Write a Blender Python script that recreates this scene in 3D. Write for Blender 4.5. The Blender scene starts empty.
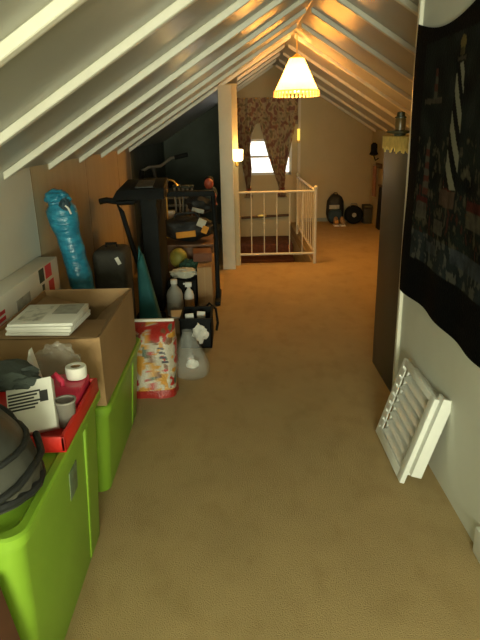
import bpy, bmesh, math, random
from mathutils import Vector, Matrix, noise
random.seed(7)
COL = bpy.context.scene.collection
PI = math.pi

# ------------------------------------------------------------------ materials
def mat(name, col, rough=0.6, col2=None, scale=8.0, detail=4.0, bump=0.0, bscale=60.0, metal=0.0,
        spec=0.5, alpha=1.0, trans=0.0, emit=None, estr=0.0, lo=0.35, hi=0.65, sheen=0.0, stretch=None, aniso=None):
    m = bpy.data.materials.new(name); m.use_nodes = True
    nt = m.node_tree; b = nt.nodes['Principled BSDF']
    b.inputs['Roughness'].default_value = rough
    b.inputs['Metallic'].default_value = metal
    b.inputs['Specular IOR Level'].default_value = spec
    b.inputs['Alpha'].default_value = alpha
    b.inputs['Transmission Weight'].default_value = trans
    b.inputs['Sheen Weight'].default_value = sheen
    tc = nt.nodes.new('ShaderNodeTexCoord'); src = tc.outputs['Object']
    if stretch:
        mp = nt.nodes.new('ShaderNodeMapping'); mp.inputs['Scale'].default_value = stretch
        nt.links.new(src, mp.inputs['Vector']); src = mp.outputs['Vector']
    c2 = col2 if col2 else tuple(c * 0.88 for c in col)
    n = nt.nodes.new('ShaderNodeTexNoise'); n.inputs['Scale'].default_value = scale; n.inputs['Detail'].default_value = detail
    r = nt.nodes.new('ShaderNodeValToRGB')
    r.color_ramp.elements[0].position = lo; r.color_ramp.elements[1].position = hi
    r.color_ramp.elements[0].color = (*c2, 1); r.color_ramp.elements[1].color = (*col, 1)
    nt.links.new(src, n.inputs['Vector']); nt.links.new(n.outputs['Fac'], r.inputs['Fac'])
    nt.links.new(r.outputs['Color'], b.inputs['Base Color'])
    if bump:
        n2 = nt.nodes.new('ShaderNodeTexNoise'); n2.inputs['Scale'].default_value = bscale; n2.inputs['Detail'].default_value = 3
        bp = nt.nodes.new('ShaderNodeBump'); bp.inputs['Strength'].default_value = bump; bp.inputs['Distance'].default_value = 0.01
        nt.links.new(src, n2.inputs['Vector']); nt.links.new(n2.outputs['Fac'], bp.inputs['Height']); nt.links.new(bp.outputs['Normal'], b.inputs['Normal'])
    if emit:
        b.inputs['Emission Color'].default_value = (*emit, 1); b.inputs['Emission Strength'].default_value = estr
    return m

def vmat(name, rough=0.8, bump=0.3):
    m = mat(name, (1, 1, 1), rough, bump=bump, bscale=90)
    nt = m.node_tree; b = nt.nodes['Principled BSDF']
    a = nt.nodes.new('ShaderNodeVertexColor'); a.layer_name = 'Dye'
    nt.links.new(a.outputs['Color'], b.inputs['Base Color'])
    return m

M = {}
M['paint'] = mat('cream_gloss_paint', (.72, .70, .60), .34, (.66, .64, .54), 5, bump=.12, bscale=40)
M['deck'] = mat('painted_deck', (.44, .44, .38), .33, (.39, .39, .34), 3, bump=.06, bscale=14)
M['wallwhite'] = mat('white_wall_paint', (.64, .65, .58), .6, (.59, .60, .53), 2.5, bump=.05)
M['wallcream'] = mat('cream_wall_paint', (.50, .42, .24), .6, (.46, .385, .215), 2.5, bump=.05)
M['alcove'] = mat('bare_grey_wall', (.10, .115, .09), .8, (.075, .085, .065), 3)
M['ply'] = mat('tan_panelling', (.47, .385, .25), .55, (.42, .34, .215), 2, stretch=(6, 6, .7), bump=.1, bscale=20)
M['seam'] = mat('dark_seam', (.27, .2, .12), .8)
M['post'] = mat('post_paint', (.66, .60, .46), .5, (.6, .54, .40), 4)
M['white'] = mat('white_plastic', (.75, .76, .72), .45, (.70, .71, .67), 6)
M['metalwhite'] = mat('white_metal_paint', (.64, .58, .42), .4, (.56, .5, .36), 9)
M['redcarpet'] = mat('red_brown_carpet', (.16, .06, .035), .95, (.11, .04, .025), 20, bump=.5, bscale=200)
M['green'] = mat('lime_green_plastic', (.22, .40, .03), .42, (.20, .365, .026), 4, bump=.05, bscale=15)
M['red'] = mat('red_plastic', (.62, .02, .012), .4, (.55, .017, .01), 5)
M['pink'] = mat('pink_plastic', (.75, .04, .10), .35, (.65, .03, .09), 8)
M['card'] = mat('cardboard', (.36, .22, .10), .8, (.31, .185, .082), 5, bump=.1)
M['cardin'] = mat('cardboard_inside', (.40, .25, .12), .8, (.34, .21, .1), 5)
M['brown'] = mat('dark_cardboard', (.17, .065, .03), .75, (.13, .05, .025), 4)
M['boxwhite'] = mat('printed_white_carton', (.70, .69, .61), .55, (.64, .63, .56), 3)
M['inkred'] = mat('red_ink', (.6, .04, .05), .6)
M['inkgreen'] = mat('dark_green_ink', (.03, .06, .04), .6)
M['inkgrey'] = mat('grey_ink', (.30, .30, .26), .7, (.42, .42, .37), 25)
M['paper'] = mat('white_paper', (.75, .74, .68), .8, (.70, .69, .63), 10)
M['news'] = mat('newsprint', (.66, .65, .58), .85, (.38, .38, .34), 30, lo=.36, hi=.5)
M['ink'] = mat('black_ink', (.02, .02, .02), .6)
M['black'] = mat('black_plastic', (.007, .009, .009), .7, (.005, .006, .006), 8, spec=.2)
M['blackcloth'] = mat('black_nylon', (.012, .014, .014), .6, (.007, .008, .008), 12, bump=.4, bscale=25)
M['mesh'] = mat('grey_mesh_fabric', (.055, .055, .045), .5, (.03, .032, .028), 5, bump=.3, bscale=14)
M['greycloth'] = mat('dark_grey_cloth', (.06, .075, .065), .9, (.04, .05, .045), 15, bump=.4, bscale=40)
M['suit'] = mat('charcoal_luggage_fabric', (.04, .038, .03), .8, (.03, .028, .022), 15, bump=.3, bscale=80)
M['teal'] = mat('teal_cloth', (.02, .16, .17), .7, (.015, .12, .13), 6, bump=.4, bscale=12)
M['blue'] = mat('blue_satin', (.03, .26, .40), .28, (.015, .15, .25), 14, bump=1.0, bscale=16, stretch=(1, 1, 2.5))
M['bluedark'] = mat('dark_blue_lining', (.02, .05, .07), .7)
M['treadmetal'] = mat('dark_grey_metal', (.06, .065, .065), .4, (.04, .045, .045), 6, metal=.3)
M['steel'] = mat('dull_steel', (.30, .29, .25), .35, (.2, .2, .17), 10, metal=.7)
M['brass'] = mat('brass', (.75, .50, .15), .3, (.6, .4, .1), 10, metal=.8)
M['yellow'] = mat('yellow_orange_cloth', (.75, .33, .03), .7, (.6, .25, .02), 10)
M['olive'] = mat('yellow_green_rubber', (.30, .27, .04), .6, (.22, .2, .03), 8)
M['greenc'] = mat('dark_green_cloth', (.03, .10, .06), .9, (.02, .06, .04), 10)
M['tow'] = mat('white_towel', (.6, .6, .5), .95, (.5, .5, .42), 15, bump=.6, bscale=60)
M['skin'] = mat('red_doll_plastic', (.42, .09, .05), .5)
M['wood'] = mat('brown_wood', (.16, .08, .035), .6, (.1, .05, .02), 4, stretch=(1, 8, 8))
M['clearplastic'] = mat('clear_plastic', (.60, .62, .58), .2, (.54, .56, .52), 8, alpha=.20, bump=.8, bscale=14)
M['jug'] = mat('milky_plastic', (.6, .6, .54), .35, (.5, .5, .45), 8, alpha=.75)
M['cabinet'] = mat('dark_olive_laminate', (.055, .052, .038), .45, (.045, .042, .03), 3, stretch=(1, 1, .3))
M['greenglass'] = mat('dark_green_metal', (.035, .035, .015), .35)
M['bagart'] = vmat('printed_bag_film', .35, .5)
M['tapart'] = vmat('woven_tapestry', .95, .4)
M['tapart'].node_tree.nodes['Principled BSDF'].inputs['Specular IOR Level'].default_value = .08
M['curtart'] = vmat('floral_curtain_cloth', .9, .3)
M['red2'] = mat('brick_red_cloth', (.3, .05, .03), .8)

# carpet: worn, blotchy
def carpet():
    m = mat('worn_tan_carpet', (.42, .305, .14), .95, (.36, .26, .118), 3.2, 6, bump=.6, bscale=260, lo=.3, hi=.72)
    nt = m.node_tree; b = nt.nodes['Principled BSDF']
    old = b.inputs['Base Color'].links[0].from_socket
    tc = nt.nodes.new('ShaderNodeTexCoord')
    n = nt.nodes.new('ShaderNodeTexNoise'); n.inputs['Scale'].default_value = 11; n.inputs['Detail'].default_value = 5
    mp = nt.nodes.new('ShaderNodeMapping'); mp.inputs['Scale'].default_value = (1, .6, 1)
    nt.links.new(tc.outputs['Object'], mp.inputs['Vector']); nt.links.new(mp.outputs['Vector'], n.inputs['Vector'])
    r = nt.nodes.new('ShaderNodeValToRGB'); r.color_ramp.elements[0].position = .32; r.color_ramp.elements[1].position = .50
    r.color_ramp.elements[0].color = (.70, .64, .52, 1); r.color_ramp.elements[1].color = (1, 1, 1, 1)
    nt.links.new(n.outputs['Fac'], r.inputs['Fac'])
    mx = nt.nodes.new('ShaderNodeMix'); mx.data_type = 'RGBA'; mx.blend_type = 'MULTIPLY'; mx.inputs[0].default_value = .32
    nt.links.new(old, mx.inputs[6]); nt.links.new(r.outputs['Color'], mx.inputs[7]); nt.links.new(mx.outputs[2], b.inputs['Base Color'])
    return m
M['carpet'] = carpet()

def translucent(name, col, mixf=.55, emit=None, es=0):
    m = bpy.data.materials.new(name); m.use_nodes = True; nt = m.node_tree
    nt.nodes.clear()
    o = nt.nodes.new('ShaderNodeOutputMaterial'); d = nt.nodes.new('ShaderNodeBsdfDiffuse'); t = nt.nodes.new('ShaderNodeBsdfTranslucent')
    n = nt.nodes.new('ShaderNodeTexNoise'); n.inputs['Scale'].default_value = 20
    r = nt.nodes.new('ShaderNodeValToRGB'); r.color_ramp.elements[0].color = (*[c * .9 for c in col], 1); r.color_ramp.elements[1].color = (*col, 1)
    nt.links.new(n.outputs['Fac'], r.inputs['Fac'])
    nt.links.new(r.outputs['Color'], d.inputs['Color']); nt.links.new(r.outputs['Color'], t.inputs['Color'])
    mx = nt.nodes.new('ShaderNodeMixShader'); mx.inputs[0].default_value = mixf
    nt.links.new(d.outputs[0], mx.inputs[1]); nt.links.new(t.outputs[0], mx.inputs[2])
    last = mx.outputs[0]
    if emit:
        e = nt.nodes.new('ShaderNodeEmission'); e.inputs['Color'].default_value = (*emit, 1); e.inputs['Strength'].default_value = es
        ad = nt.nodes.new('ShaderNodeAddShader'); nt.links.new(last, ad.inputs[0]); nt.links.new(e.outputs[0], ad.inputs[1]); last = ad.outputs[0]
    nt.links.new(last, o.inputs['Surface'])
    return m
M['shade'] = translucent('cream_lamp_shade', (.9, .72, .42), .5, (1, .66, .22), 1.3)
M['fringe'] = translucent('tan_fringe', (.75, .55, .25), .5, (1, .6, .2), .5)
M['glow'] = mat('lit_glass', (1, .9, .6), .4, emit=(1, .80, .38), estr=6)
M['bulb'] = mat('bulb', (1, .9, .6), .4, emit=(1, .75, .35), estr=12)
M['glass'] = mat('window_glass', (.9, .95, .95), .05, alpha=.12)

# ------------------------------------------------------------------ mesh builder
class MB:
    def __init__(s): s.b = bmesh.new()
    def box(s, lo, hi, bev=0.0, rot=None, piv=None, seg=2):
        t = bmesh.new(); bmesh.ops.create_cube(t, size=1)
        lo = Vector(lo); hi = Vector(hi)
        for v in t.verts: v.co = Vector([(lo[i] + hi[i]) / 2 + v.co[i] * (hi[i] - lo[i]) for i in range(3)])
        if bev: bmesh.ops.bevel(t, geom=t.edges[:], offset=bev, segments=seg, affect='EDGES', profile=.6)
        return s._merge(t, rot, piv if piv else (lo + hi) / 2)
    def _merge(s, t, rot=None, piv=None):
        if rot is not None:
            mm = Matrix.Translation(Vector(piv)) @ rot @ Matrix.Translation(-Vector(piv))
            bmesh.ops.transform(t, matrix=mm, verts=t.verts[:])
        me = bpy.data.meshes.new('t'); t.to_mesh(me); t.free(); s.b.from_mesh(me); bpy.data.meshes.remove(me); return s
    def hexa(s, p, bev=0.0, seg=2):    # 8 corners: 4 bottom ring, 4 top ring
        t = bmesh.new(); v = [t.verts.new(q) for q in p]
        for f in ((3, 2, 1, 0), (4, 5, 6, 7), (0, 1, 5, 4), (1, 2, 6, 5), (2, 3, 7, 6), (3, 0, 4, 7)): t.faces.new([v[i] for i in f])
        bmesh.ops.recalc_face_normals(t, faces=t.faces[:])
        if bev: bmesh.ops.bevel(t, geom=t.edges[:], offset=bev, segments=seg, affect='EDGES', profile=.6)
        return s._merge(t)
    def tube(s, pts, r, n=10, closed=False):
        pts = [Vector(p) for p in pts]; rs = r if isinstance(r, (list, tuple)) else [r] * len(pts)
        rings = []; N = len(pts)
        for i, p in enumerate(pts):
            a = pts[i - 1] if (i > 0 or closed) else p; c = pts[(i + 1) % N] if (i < N - 1 or closed) else p
            d = (c - a).normalized(); u = d.cross(Vector((0, 0, 1)))
            if u.length < .15: u = d.cross(Vector((0, 1, 0)))
            u.normalize(); w = d.cross(u)
            rings.append([s.b.verts.new(p + (u * math.cos(2 * PI * k / n) + w * math.sin(2 * PI * k / n)) * rs[i]) for k in range(n)])
        for i in range(N - (0 if closed else 1)):
            A = rings[i]; B = rings[(i + 1) % N]
            for k in range(n): s.b.faces.new((A[k], A[(k + 1) % n], B[(k + 1) % n], B[k]))
        if not closed: s.b.faces.new(rings[0][::-1]); s.b.faces.new(rings[-1])
        return s
    def lathe(s, prof, c=(0, 0, 0), n=24, cap=True, axis=None):
        rings = []; c = Vector(c); R = axis.to_matrix() if axis is not None else Matrix.Identity(3)
        for r, z in prof: rings.append([s.b.verts.new(c + R @ Vector((r * math.cos(2 * PI * k / n), r * math.sin(2 * PI * k / n), z))) for k in range(n)])
        for A, B in zip(rings, rings[1:]):
            for k in range(n): s.b.faces.new((A[k], A[(k + 1) % n], B[(k + 1) % n], B[k]))
        if cap: s.b.faces.new(rings[0][::-1]); s.b.faces.new(rings[-1])
        return s
    def ball(s, c, r, nx=0.0, seed=0, sub=3, sq=2.0):
        t = bmesh.new(); bmesh.ops.create_icosphere(t, subdivisions=sub, radius=1)
        r = Vector(r) if not isinstance(r, (int, float)) else Vector((r, r, r))
        for v in t.verts:
            q = v.co.copy()
            if sq != 2.0:
                L = (abs(q.x) ** sq + abs(q.y) ** sq + abs(q.z) ** sq) ** (1 / sq); q = q / L
            k = 1 + nx * noise.noise(v.co * 2.3 + Vector((seed, seed * 2, 0))) + nx * .5 * noise.noise(v.co * 6 + Vector((seed, 0, 3)))
            v.co = Vector(c) + Vector((q.x * r.x, q.y * r.y, q.z * r.z)) * k
        return s._merge(t)
    def grid(s, f, nu, nv, thick=0.0):
        V = [[s.b.verts.new(f(i / nu, j / nv)) for j in range(nv + 1)] for i in range(nu + 1)]
        for i in range(nu):
            for j in range(nv): s.b.faces.new((V[i][j], V[i + 1][j], V[i + 1][j + 1], V[i][j + 1]))
        if thick:
            s.b.normal_update()
            bmesh.ops.solidify(s.b, geom=s.b.faces[:], thickness=thick)
        return s
    def poly(s, pts, ext):
        ext = Vector(ext); a = [s.b.verts.new(Vector(p)) for p in pts]; b = [s.b.verts.new(Vector(p) + ext) for p in pts]; n = len(pts)
        fs = [s.b.faces.new(a), s.b.faces.new(b[::-1])]
        for i in range(n): fs.append(s.b.faces.new((a[i], b[i], b[(i + 1) % n], a[(i + 1) % n])))
        bmesh.ops.recalc_face_normals(s.b, faces=fs)
        return s

def wloc(o):
    p = Vector((0, 0, 0))
    while o: p += o.location; o = o.parent
    return p
def obj(name, mb, m, parent=None, label=None, dye=None, ang=35):
    me = bpy.data.meshes.new(name); b = mb.b
    if parent is None:
        xs = [v.co.x for v in b.verts]; ys = [v.co.y for v in b.verts]; zs = [v.co.z for v in b.verts]
        org = Vector(((min(xs) + max(xs)) / 2, (min(ys) + max(ys)) / 2, min(zs)))
    else: org = wloc(parent)
    if dye:
        cols = [Vector(dye(v.co.copy())) * {'woven_tapestry': .62, 'printed_bag_film': .72}.get(m.name, 1) for v in b.verts]
    for v in b.verts: v.co -= org
    b.to_mesh(me); b.free()
    if dye:
        ca = me.color_attributes.new('Dye', 'FLOAT_COLOR', 'POINT')
        for i, c in enumerate(cols): ca.data[i].color = (*c, 1)
    me.polygons.foreach_set('use_smooth', [True] * len(me.polygons))
    me.set_sharp_from_angle(angle=math.radians(ang))
    me.materials.append(m)
    o = bpy.data.objects.new(name, me); COL.objects.link(o)
    if parent is None: o.location = org
    else: o.parent = parent
    if label: o['label'] = label
    return o
def tag(o, label, cat, group=None, kind=None):
    o['label'] = label; o['category'] = cat
    if group: o['group'] = group
    if kind: o['kind'] = kind
    return o
def thing(name, loc, label, cat, group=None):
    o = bpy.data.objects.new(name, None); COL.objects.link(o); o.location = loc; o.empty_display_size = .1
    return tag(o, label, cat, group)
def struct(name, mb, m, parent=None, ang=30):
    o = obj(name, mb, m, parent, ang=ang)
    if parent is None: o['kind'] = 'structure'
    return o
def P(name, parent, m, label=None, ang=35):      # part shorthand: returns builder with finisher
    mb = MB(); mb.fin = lambda: obj(name, mb, m, parent, label, ang=ang); return mb
def RX(a): return Matrix.Rotation(math.radians(a), 4, 'X')
def RY(a): return Matrix.Rotation(math.radians(a), 4, 'Y')
def RZ(a): return Matrix.Rotation(math.radians(a), 4, 'Z')

# ------------------------------------------------------------------ room
AX, AZ, SL = 0.60, 2.37, 0.622          # ridge x, rafter underside height at ridge, slope
RD = 0.038                               # rafter depth (vertical)
XL, XR, YN, YB = -1.15, 2.17, -2.7, 9.5
def zc(x): return AZ - SL * abs(x - AX)  # rafter underside
def zd(x): return zc(x) + RD             # deck underside

f = MB()
HX0, HX1, HY0, HY1 = .03, .86, 6.53, 9.5
T = -.12
for (x0, x1, y0, y1) in ((XL, HX0, YN, YB), (HX1, XR, YN, YB), (HX0, HX1, YN, HY0)):
    f.box((x0, y0, T), (x1, y1, 0))
struct('floor', f, M['carpet'])
ce = MB()
for sgn, xe in ((-1, XL - .12), (1, XR + .12)):
    n = 14
    for k in range(n):
        pass
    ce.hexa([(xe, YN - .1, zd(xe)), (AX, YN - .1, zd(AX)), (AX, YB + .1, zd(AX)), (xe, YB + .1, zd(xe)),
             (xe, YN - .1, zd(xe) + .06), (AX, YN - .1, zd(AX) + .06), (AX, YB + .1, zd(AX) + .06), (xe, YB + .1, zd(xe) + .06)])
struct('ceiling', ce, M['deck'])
# walls
w = MB().box((XL - .08, YN, 0), (XL, 3.28, zd(XL))); wl = struct('wall_left', w, M['wallwhite'])
w = MB().box((XL - .08, 3.28, 0), (XL, 6.45, zd(XL))); w2 = struct('wall_left_panelled', w, M['ply'])
w = MB()
for y in (3.28, 4.5, 5.72): w.box((XL, y - .004, 0), (XL + .002, y + .004, zd(XL) - .01))
obj('panel_seam', w, M['seam'], w2)
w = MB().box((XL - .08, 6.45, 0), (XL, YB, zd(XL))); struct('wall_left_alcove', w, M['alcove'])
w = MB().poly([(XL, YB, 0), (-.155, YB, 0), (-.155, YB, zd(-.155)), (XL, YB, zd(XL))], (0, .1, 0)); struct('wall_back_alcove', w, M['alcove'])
# stair side wall running back from the post
w = MB().poly([(-.13, 6.42, -1.2), (-.13, YB, -1.2), (-.13, YB, zd(-.15)), (-.13, 6.42, zd(-.15))], (.15, 0, 0)); struct('wall_stair', w, M['wallcream'])
# back wall with window hole x .11-.88 z .77-1.33
WX0, WX1, WZ0, WZ1 = .11, .89, .77, 1.33
w = MB()
w.poly([(-.02, YB, -1.2), (WX0, YB, -1.2), (WX0, YB, zd(WX0)), (-.02, YB, zd(-.02))], (0, .1, 0)).poly([(WX1, YB, -1.2), (1.0, YB, -1.2), (1.0, YB, zd(1.0)), (WX1, YB, zd(WX1))], (0, .1, 0))
w.box((WX0, YB, -1.2), (WX1, YB + .1, WZ0))
w.poly([(WX0, YB, WZ1), (WX1, YB, WZ1), (WX1, YB, zd(WX1)), (AX, YB, zd(AX)), (WX0, YB, zd(WX0))], (0, .1, 0))
w.poly([(1.0, YB, 0), (XR, YB, 0), (XR, YB, zd(XR)), (1.0, YB, zd(1.0))], (0, .1, 0))
struct('wall_back', w, M['wallcream'])
w = MB().box((.985, YB - .035, 0), (1.025, YB, zd(1.02) - .1)); struct('trim_1', w, M['post'])
w = MB().box((XR, 2.9, 0), (XR + .08, YB, zd(XR))); struct('wall_right', w, M['wallcream'])
w = MB().box((1.03, YB - .012, 0), (XR, YB, .06)); struct('baseboard_back', w, mat('grey_blue_trim', (.25, .28, .24), .6))
# partition wall at right, near camera
w = MB().poly([(.86, YN, 0), (.86, 2.90, 0), (.86, 2.90, zd(.86)), (.86, YN, zd(.86))], (.09, 0, 0)); struct('wall_right_partition', w, M['wallwhite'])
w = MB().box((.842, 2.872, 0), (.862, 2.908, zd(.86) - .01), .006); struct('trim_2', w, M['paint'])
w = MB().box((.838, 1.2, 0), (.862, 1.72, .11), .006); struct('baseboard_right', w, M['white'])
# near gable wall behind the camera, with a window opening
w = MB()
w.box((XL, YN - .1, 0), (-.75, YN, zd(XL))).box((-.75, YN - .1, 0), (.75, YN, .8))
w.box((.75, YN - .1, 0), (.95, YN, 2.3))
w.poly([(-1.15, YN - .1, 1.3), (-.75, YN - .1, 1.3), (-.75, YN - .1, zd(-.75)), (XL, YN - .1, zd(XL))], (0, .1, 0))
w.poly([(-.75, YN - .1, 1.62), (.75, YN - .1, 1.62), (.75, YN - .1, zd(.75)), (AX, YN - .1, zd(AX)), (-.75, YN - .1, zd(-.75))], (0, .1, 0))
struct('wall_near', w, M['wallwhite'])
w2 = MB()
for x in (-.75, -.02, .71): w2.box((x, YN - .08, .8), (x + .04, YN - .02, 1.62))
w2.box((-.75, YN - .08, .8), (.75, YN - .02, .84)).box((-.75, YN - .08, 1.58), (.75, YN - .02, 1.62))
wn = struct('window_2', w2, M['white'])
# right-hand side enclosure beyond partition
w = MB().box((.95, 2.80, 0), (XR, 2.88, 2.3)); struct('wall_return', w, M['wallcream'])
# ridge board
struct('trim_3', MB().box((AX - .015, YN, zc(AX) + .035), (AX + .02, YB, zd(AX))), M['paint'])

# rafters
RY_ = [-2.13, -1.41, -.69, .03, .75, 1.47, 2.2, 2.92, 3.63, 4.35, 5.07, 5.78, 6.42, 7.15, 7.87, 8.6, 9.3]
bays = 0
for i, y in enumerate(RY_):
    g = 'sloping rafters'
    for side in (-1, 1):
        if side == 1 and y < 2.9: continue
        xe = XL if side == -1 else XR
        if side == -1 and y > 6.5: xe = .03
        x1 = AX + side * .021
        m = MB()
        t = .022
        m.hexa([(xe, y - t, zc(xe)), (x1, y - t, zc(x1)), (x1, y + t, zc(x1)), (xe, y + t, zc(xe)),
                (xe, y - t, zd(xe)), (x1, y - t, zd(x1)), (x1, y + t, zd(x1)), (xe, y + t, zd(xe))], .003, 1)
        o = obj('rafter', m, M['paint']); o['kind'] = 'structure'

# post
t = MB().box((-.175, 6.24, 0), (-.035, 6.38, zd(-.175) - .01), .006)
o = struct('trim_4', t, M['post'])

# stairwell below
w = MB().box((HX1, HY0, -1.2), (HX1 + .08, YB, T)); struct('wall_stair_right', w, M['wallcream'])
w = MB().box((.02, HY0 - .06, -1.2), (HX1, HY0, T)); struct('wall_stair_front', w, M['wallcream'])
st = thing('staircase', (.45, 8, -1.2), 'red-brown carpeted staircase dropping behind the white railing', 'stairs')
p = P('landing', st, M['redcarpet']); p.box((HX0 + .01, 8.75, -1.19), (HX1 - .01, YB - .01, -.22), .015); p.fin()
for k in range(4):
    p = P('step', st, M['redcarpet']); p.box((HX0 + .01, 8.75 - .26 * (k + 1), -1.19), (HX1 - .01, 8.75 - .26 * k, -.22 - .2 * (k + 1)), .015); p.fin()
p = P('floor_slab', st, M['redcarpet']); p.box((HX0 + .01, HY0 + .01, -1.26), (HX1 - .01, 7.7, -1.2)); p.fin()

# railing
ra = thing('stair_railing', (.44, 6.46, 0), 'white metal railing around the open stairwell', 'railing')
FY = 6.46
p = P('post', ra, M['metalwhite']); p.tube([(.01, FY, 0), (.01, FY, .82)], .013); p.fin()
p = P('post', ra, M['metalwhite']); p.tube([(.875, FY, 0), (.875, FY, .84)], .018); p.ball((.875, FY, .855), .024); p.fin()
p = P('post', ra, M['metalwhite']); p.tube([(.875, 8.4, 0), (.875, 8.4, .84)], .018); p.ball((.875, 8.4, .855), .024); p.fin()
p = P('top_rail', ra, M['metalwhite']); p.tube([(.01, FY, .82), (.875, FY, .82)], .012); p.fin()
p = P('top_rail', ra, M['metalwhite']); p.tube([(.875, FY, .82), (.875, 8.4, .82)], .015); p.fin()
p = P('bottom_rail', ra, M['metalwhite']); p.tube([(.01, FY, .12), (.875, FY, .12)], .013); p.fin()
p = P('bottom_rail', ra, M['metalwhite']); p.tube([(.875, FY, .12), (.875, 8.4, .12)], .013); p.fin()
for k in range(1, 6):
    x = .01 + .865 * k / 6
    p = P('baluster', ra, M['metalwhite']); p.tube([(x, FY, .12), (x, FY, .82)], .006, 8); p.ball((x, FY, .47), (.012, .012, .02), sub=1); p.fin()
for k in range(1, 10):
    y = FY + 1.94 * k / 10
    p = P('baluster', ra, M['metalwhite']); p.tube([(.875, y, .12), (.875, y, .82)], .006, 8); p.fin()
# back handrail on stair wall
hr = thing('wall_handrail', (.44, 9.44, .05), 'dark wooden handrail on the wall under the window', 'handrail')
p = P('rail', hr, M['wood']); p.tube([(.06, 9.42, .10), (.84, 9.42, .13)], .02); p.fin()
p = P('bracket', hr, M['brass'], 'brass bracket'); p.box((.33, 9.39, .11), (.47, 9.5, .145), .006); p.fin()

# window with frame and pane
wi = MB()
for x in (WX0, WX1 - .04): wi.box((x, YB + .01, WZ0), (x + .04, YB + .06, WZ1))
wi.box((WX0, YB + .01, WZ0), (WX1, YB + .06, WZ0 + .04)).box((WX0, YB + .01, WZ1 - .04), (WX1, YB + .06, WZ1)).box((WX0, YB + .015, 1.04), (WX1, YB + .055, 1.075))
wo = struct('window_1', wi, M['white'])
obj('window_pane', MB().box((WX0 + .03, YB + .03, WZ0 + .03), (WX1 - .03, YB + .036, WZ1 - .03)), M['glass'], wo)

# curtain: gathered valance + two tied panels
def floral(p):
    a = noise.noise(Vector((p.x * 17, p.y * 5, p.z * 15))); b = noise.noise(Vector((p.x * 38 + 5, 2, p.z * 34)))
    c = Vector((.46, .36, .22))
    if a > .14: c = Vector((.27, .13, .085))
    elif a < -.30: c = Vector((.24, .19, .10))
    if b > .32: c = c * .5 + Vector((.10, .06, .03))
    return c
cu = thing('curtain', (.48, 9.4, .38), 'floral gathered curtain in dark red and tan over the far window', 'curtain')
def val(u, v):
    x = -.0 + .97 * u; z = 1.94 - .38 * v - .03 * math.sin(u * 9) * v
    return Vector((x, 9.40 - .03 * math.sin(u * 70) * (0.4 + v * .6) - .02 * math.sin(u * 31 + 1), z))
def finc(name, f, nu, nv):
    m = MB().grid(f, nu, nv, .004); return obj(name, m, M['curtart'], cu, dye=floral)
p = P('curtain_rod', cu, M['brass']); p.tube([(.03, 9.42, 1.93), (1.0, 9.42, 1.93)], .01); p.fin()
finc('valance', val, 110, 30)
def ip(L, z):
    for (za, a), (zb, b) in zip(L, L[1:]):
        if z >= zb: return a + (b - a) * (za - z) / (za - zb)
    return L[-1][1]
def pan(x0a, x0b, zt):
    def f(u, v):
        z = 1.64 - (1.64 - zt) * v
        a = ip(x0a, z); b = ip(x0b, z)
        if v > .86: s = (v - .86) / .14; c = (a + b) / 2; a -= s * .05; b += s * .05
        x = a + (b - a) * u
        return Vector((x, 9.435 - .018 * math.sin(u * 42) , z))
    return f
finc('curtain_panel', pan([(1.65, .0), (1.18, .05), (.86, .11), (.55, .165), (.42, .17)], [(1.65, .35), (1.40, .25), (1.18, .22), (.86, .245), (.55, .205), (.42, .21)], .42), 60, 50)
finc('curtain_panel', pan([(1.65, .36), (1.18, .48), (.86, .58), (.55, .695), (.42, .70)], [(1.65, .965), (1.18, .86), (.86, .79), (.55, .765), (.42, .76)], .42), 80, 50)
for x, s in ((.19, 1), (.735, 1)):
    p = P('tieback', cu, M['red2']); p.tube([(x - .035, 9.43, .565), (x, 9.40, .555), (x + .035, 9.43, .565)], .014, 8); p.fin()

# pendant lamp
LX, LY = .635, 6.3
lm = thing('pendant_lamp', (LX, LY, 1.78), 'lit cream fringed pendant lamp hanging from the ridge', 'lamp')
p = P('cord', lm, M['brass']); p.tube([(LX, LY, zc(LX) + .07), (LX, LY, 2.16)], .006); p.fin()
p = P('cap', lm, M['brass']); p.lathe([(.012, 2.20), (.05, 2.17), (.055, 2.155)], (LX, LY, 0), 16); p.fin()
m = MB(); n = 48
prof = [(.072, 2.155), (.105, 2.09), (.15, 1.99), (.19, 1.91), (.218, 1.855), (.225, 1.845)]
rings = []
for r, z in prof:
    rings.append([m.b.verts.new((LX + (r * (1 + .02 * math.cos(8 * 2 * PI * k / n))) * math.cos(2 * PI * k / n), LY + r * (1 + .02 * math.cos(8 * 2 * PI * k / n)) * math.sin(2 * PI * k / n), z)) for k in range(n)])
for A, B in zip(rings, rings[1:]):
    for k in range(n): m.b.faces.new((A[k], A[(k + 1) % n], B[(k + 1) % n], B[k]))
bmesh.ops.solidify(m.b, geom=m.b.faces[:], thickness=.002)
obj('lamp_shade', m, M['shade'], lm)
m = MB()
for k in range(34):
    a = 2 * PI * k / 34; x = LX + .226 * math.cos(a); y = LY + .226 * math.sin(a)
    m.tube([(x, y, 1.85), (x, y, 1.83), (x, y, 1.795)], [.011, .009, .013], 6)
m.lathe([(.228, 1.856), (.231, 1.848), (.228, 1.838), (.221, 1.848)], (LX, LY, 0), 40, False)
obj('fringe', m, M['fringe'], lm)
p = P('bulb', lm, M['bulb']); p.ball((LX, LY, 1.87), .035, sub=2); p.fin()

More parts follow.
